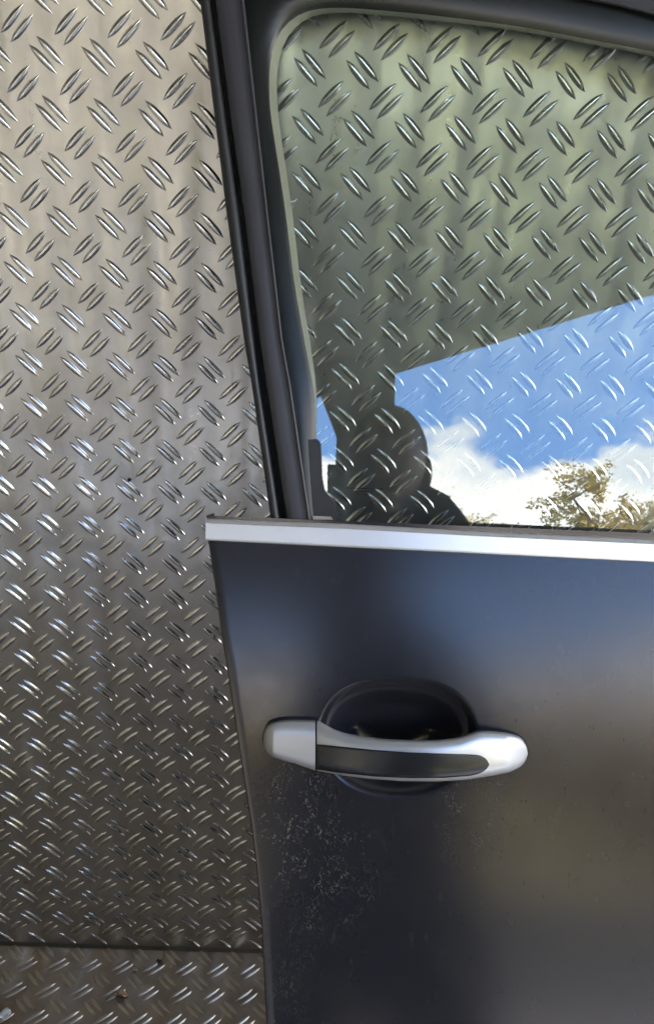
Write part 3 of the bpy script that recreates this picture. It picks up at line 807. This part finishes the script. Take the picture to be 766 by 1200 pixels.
# ---- photographer
M_coat = simple('dark_jacket', (.020, .022, .025), .85, vary=.2, nscale=300, nstr=.3)
M_skin = simple('skin', (.16, .095, .07), .5)
M_hair = simple('hair', (.025, .018, .013), .7)
M_phone = simple('phone_black', (.01, .01, .011), .2)
g, r = mirror_ray(455, 545); head = g + r * .74
head = Vector((head.x, head.y, head.z))
print('head', head, 'cam', CAM)
person = empty('person', (head.x, head.y - .12, GZ), 'person in a dark jacket holding up a phone, mirrored in the window', 'person')
def skin_body(name, pts, edges, radii, m, parent, sub=2):
    me_ = bpy.data.meshes.new(name); me_.from_pydata([tuple(p) for p in pts], edges, []); me_.update()
    o = bpy.data.objects.new(name, me_); COL.objects.link(o); o.parent = parent; o.matrix_parent_inverse = parent.matrix_world.inverted()
    sk = o.modifiers.new('skin', 'SKIN'); sk.use_smooth_shade = True
    if not me_.skin_vertices: me_.skin_vertices.new()
    for i, r_ in enumerate(radii):
        sv = me_.skin_vertices[0].data[i]; sv.radius = r_ if isinstance(r_, tuple) else (r_, r_); sv.use_root = (i == 0)
    ss = o.modifiers.new('sub', 'SUBSURF'); ss.levels = sub; ss.render_levels = sub
    me_.materials.append(m); return o
hx, hy, hz = head
pel = Vector((hx + .02, hy - .16, hz - .72)); ch = Vector((hx + .01, hy - .13, hz - .36)); nk = Vector((hx, hy - .07, hz - .17))
sh_l = Vector((hx - .045, hy - .06, hz - .09)); sh_r = Vector((hx + .082, hy - .04, hz - .040))
wr_l = CAM - FWD * .06 + DOWN * .15 + RIGHT * .015; wr_r = CAM - FWD * .05 + DOWN * .12 + RIGHT * .10
el_l = Vector((hx - .09, hy + .02, hz - .38)); el_r = Vector((hx + .17, hy + .02, hz - .38))
pts = [pel, pel.lerp(ch, .5), ch, nk + Vector((0, 0, -.05)), nk, sh_l, el_l, wr_l, sh_r, el_r, wr_r,
       pel + Vector((-.10, 0, -.05)), Vector((hx - .13, hy - .12, GZ + .50)), Vector((hx - .14, hy - .18, GZ + .07)), Vector((hx - .15, hy - .02, GZ + .035)),
       pel + Vector((.10, 0, -.05)), Vector((hx + .15, hy - .12, GZ + .50)), Vector((hx + .16, hy - .18, GZ + .07)), Vector((hx + .17, hy - .02, GZ + .035))]
edges = [(0, 1), (1, 2), (2, 3), (3, 4), (3, 5), (5, 6), (6, 7), (3, 8), (8, 9), (9, 10), (0, 11), (11, 12), (12, 13), (13, 14), (0, 15), (15, 16), (16, 17), (17, 18)]
rad = [(.17, .12), (.16, .11), (.18, .12), (.10, .08), .055, .07, .05, .032, .07, .05, .032, .10, .06, .045, .035, .10, .06, .045, .035]
skin_body('body', pts, edges, rad, M_coat, person)
def ellip(name, c, rx, ry, rz, m, par, f=None):
    bm = bmesh.new(); bmesh.ops.create_uvsphere(bm, u_segments=28, v_segments=20, radius=1)
    for v in bm.verts:
        q = v.co.copy()
        if f: q = f(q)
        v.co = Vector((q.x * rx, q.y * ry, q.z * rz)) + c
    me_ = bpy.data.meshes.new(name); bm.to_mesh(me_); bm.free(); return link(name, me_, m, par, True)
def headf(q):
    if q.z < -.2: q.x *= 1 + (q.z + .2) * .35
    if q.y > .75 and abs(q.x) < .2 and -.3 < q.z < .15: q.y += .16 * (1 - abs(q.x) / .2)
    return q
hd = ellip('head', head, .062, .085, .100, M_skin, person, headf)
ellip('hair', head + Vector((0, -.016, .018)), .068, .088, .094, M_hair, person)
for sx_ in (-1, 1):
    ellip('ear', head + Vector((sx_ * .064, -.005, -.01)), .010, .018, .030, M_skin, hd)
    ellip('eye', head + Vector((sx_ * .026, .074, .004)), .013, .010, .009, M_pale, hd)
ellip('mouth', head + Vector((0, .080, -.055)), .024, .008, .007, simple('lips', (.4, .16, .14), .5), hd)
def hand(wr, sgn):
    palm = wr - DOWN * .055 - RIGHT * sgn * .004
    skin_body('hand', [wr, palm], [(0, 1)], [(.024, .016), (.036, .017)], M_skin, person)
    for k in range(4):
        a0 = palm + RIGHT * sgn * (-.004) - DOWN * (-.03 + k * .020) ; d = -RIGHT * sgn
        skin_body('finger', [a0, a0 + d * -.012 + FWD * .022, a0 + d * .012 + FWD * .040 , a0 + d * .030 + FWD * .041], [(0, 1), (1, 2), (2, 3)], [.010, .0095, .009, .0075], M_skin, person, 1)
    skin_body('thumb', [palm + DOWN * .02, palm + DOWN * .0 - FWD * .012 - RIGHT * sgn * .02, palm - DOWN * .02 - FWD * .012 - RIGHT * sgn * .035], [(0, 1), (1, 2)], [.012, .0105, .009], M_skin, person, 1)
hand(wr_l, -1); hand(wr_r, 1)
phone = empty('phone', CAM, 'black phone held up by the mirrored photographer', 'phone')
pm_ = box(-.0075, .0655, -.012, -.004, -.135, .014, .002)
fl = Matrix((RIGHT, FWD, -DOWN)).transposed().to_4x4(); fl.translation = CAM
# the lens sits just behind the picture plane of the camera
for v in pm_.vertices: v.co = v.co
o = link('phone_body', pm_, M_phone, phone); o.matrix_world = fl
bm = bmesh.new(); bmesh.ops.create_cone(bm, cap_ends=True, segments=24, radius1=.008, radius2=.0075, depth=.002)
me = bpy.data.meshes.new('ring'); bm.to_mesh(me); bm.free(); o = link('lens_ring', me, M_silver, phone); o.matrix_world = fl @ Matrix.Translation((0, -.0035, 0)) @ Matrix.Rotation(math.pi / 2, 4, 'X')
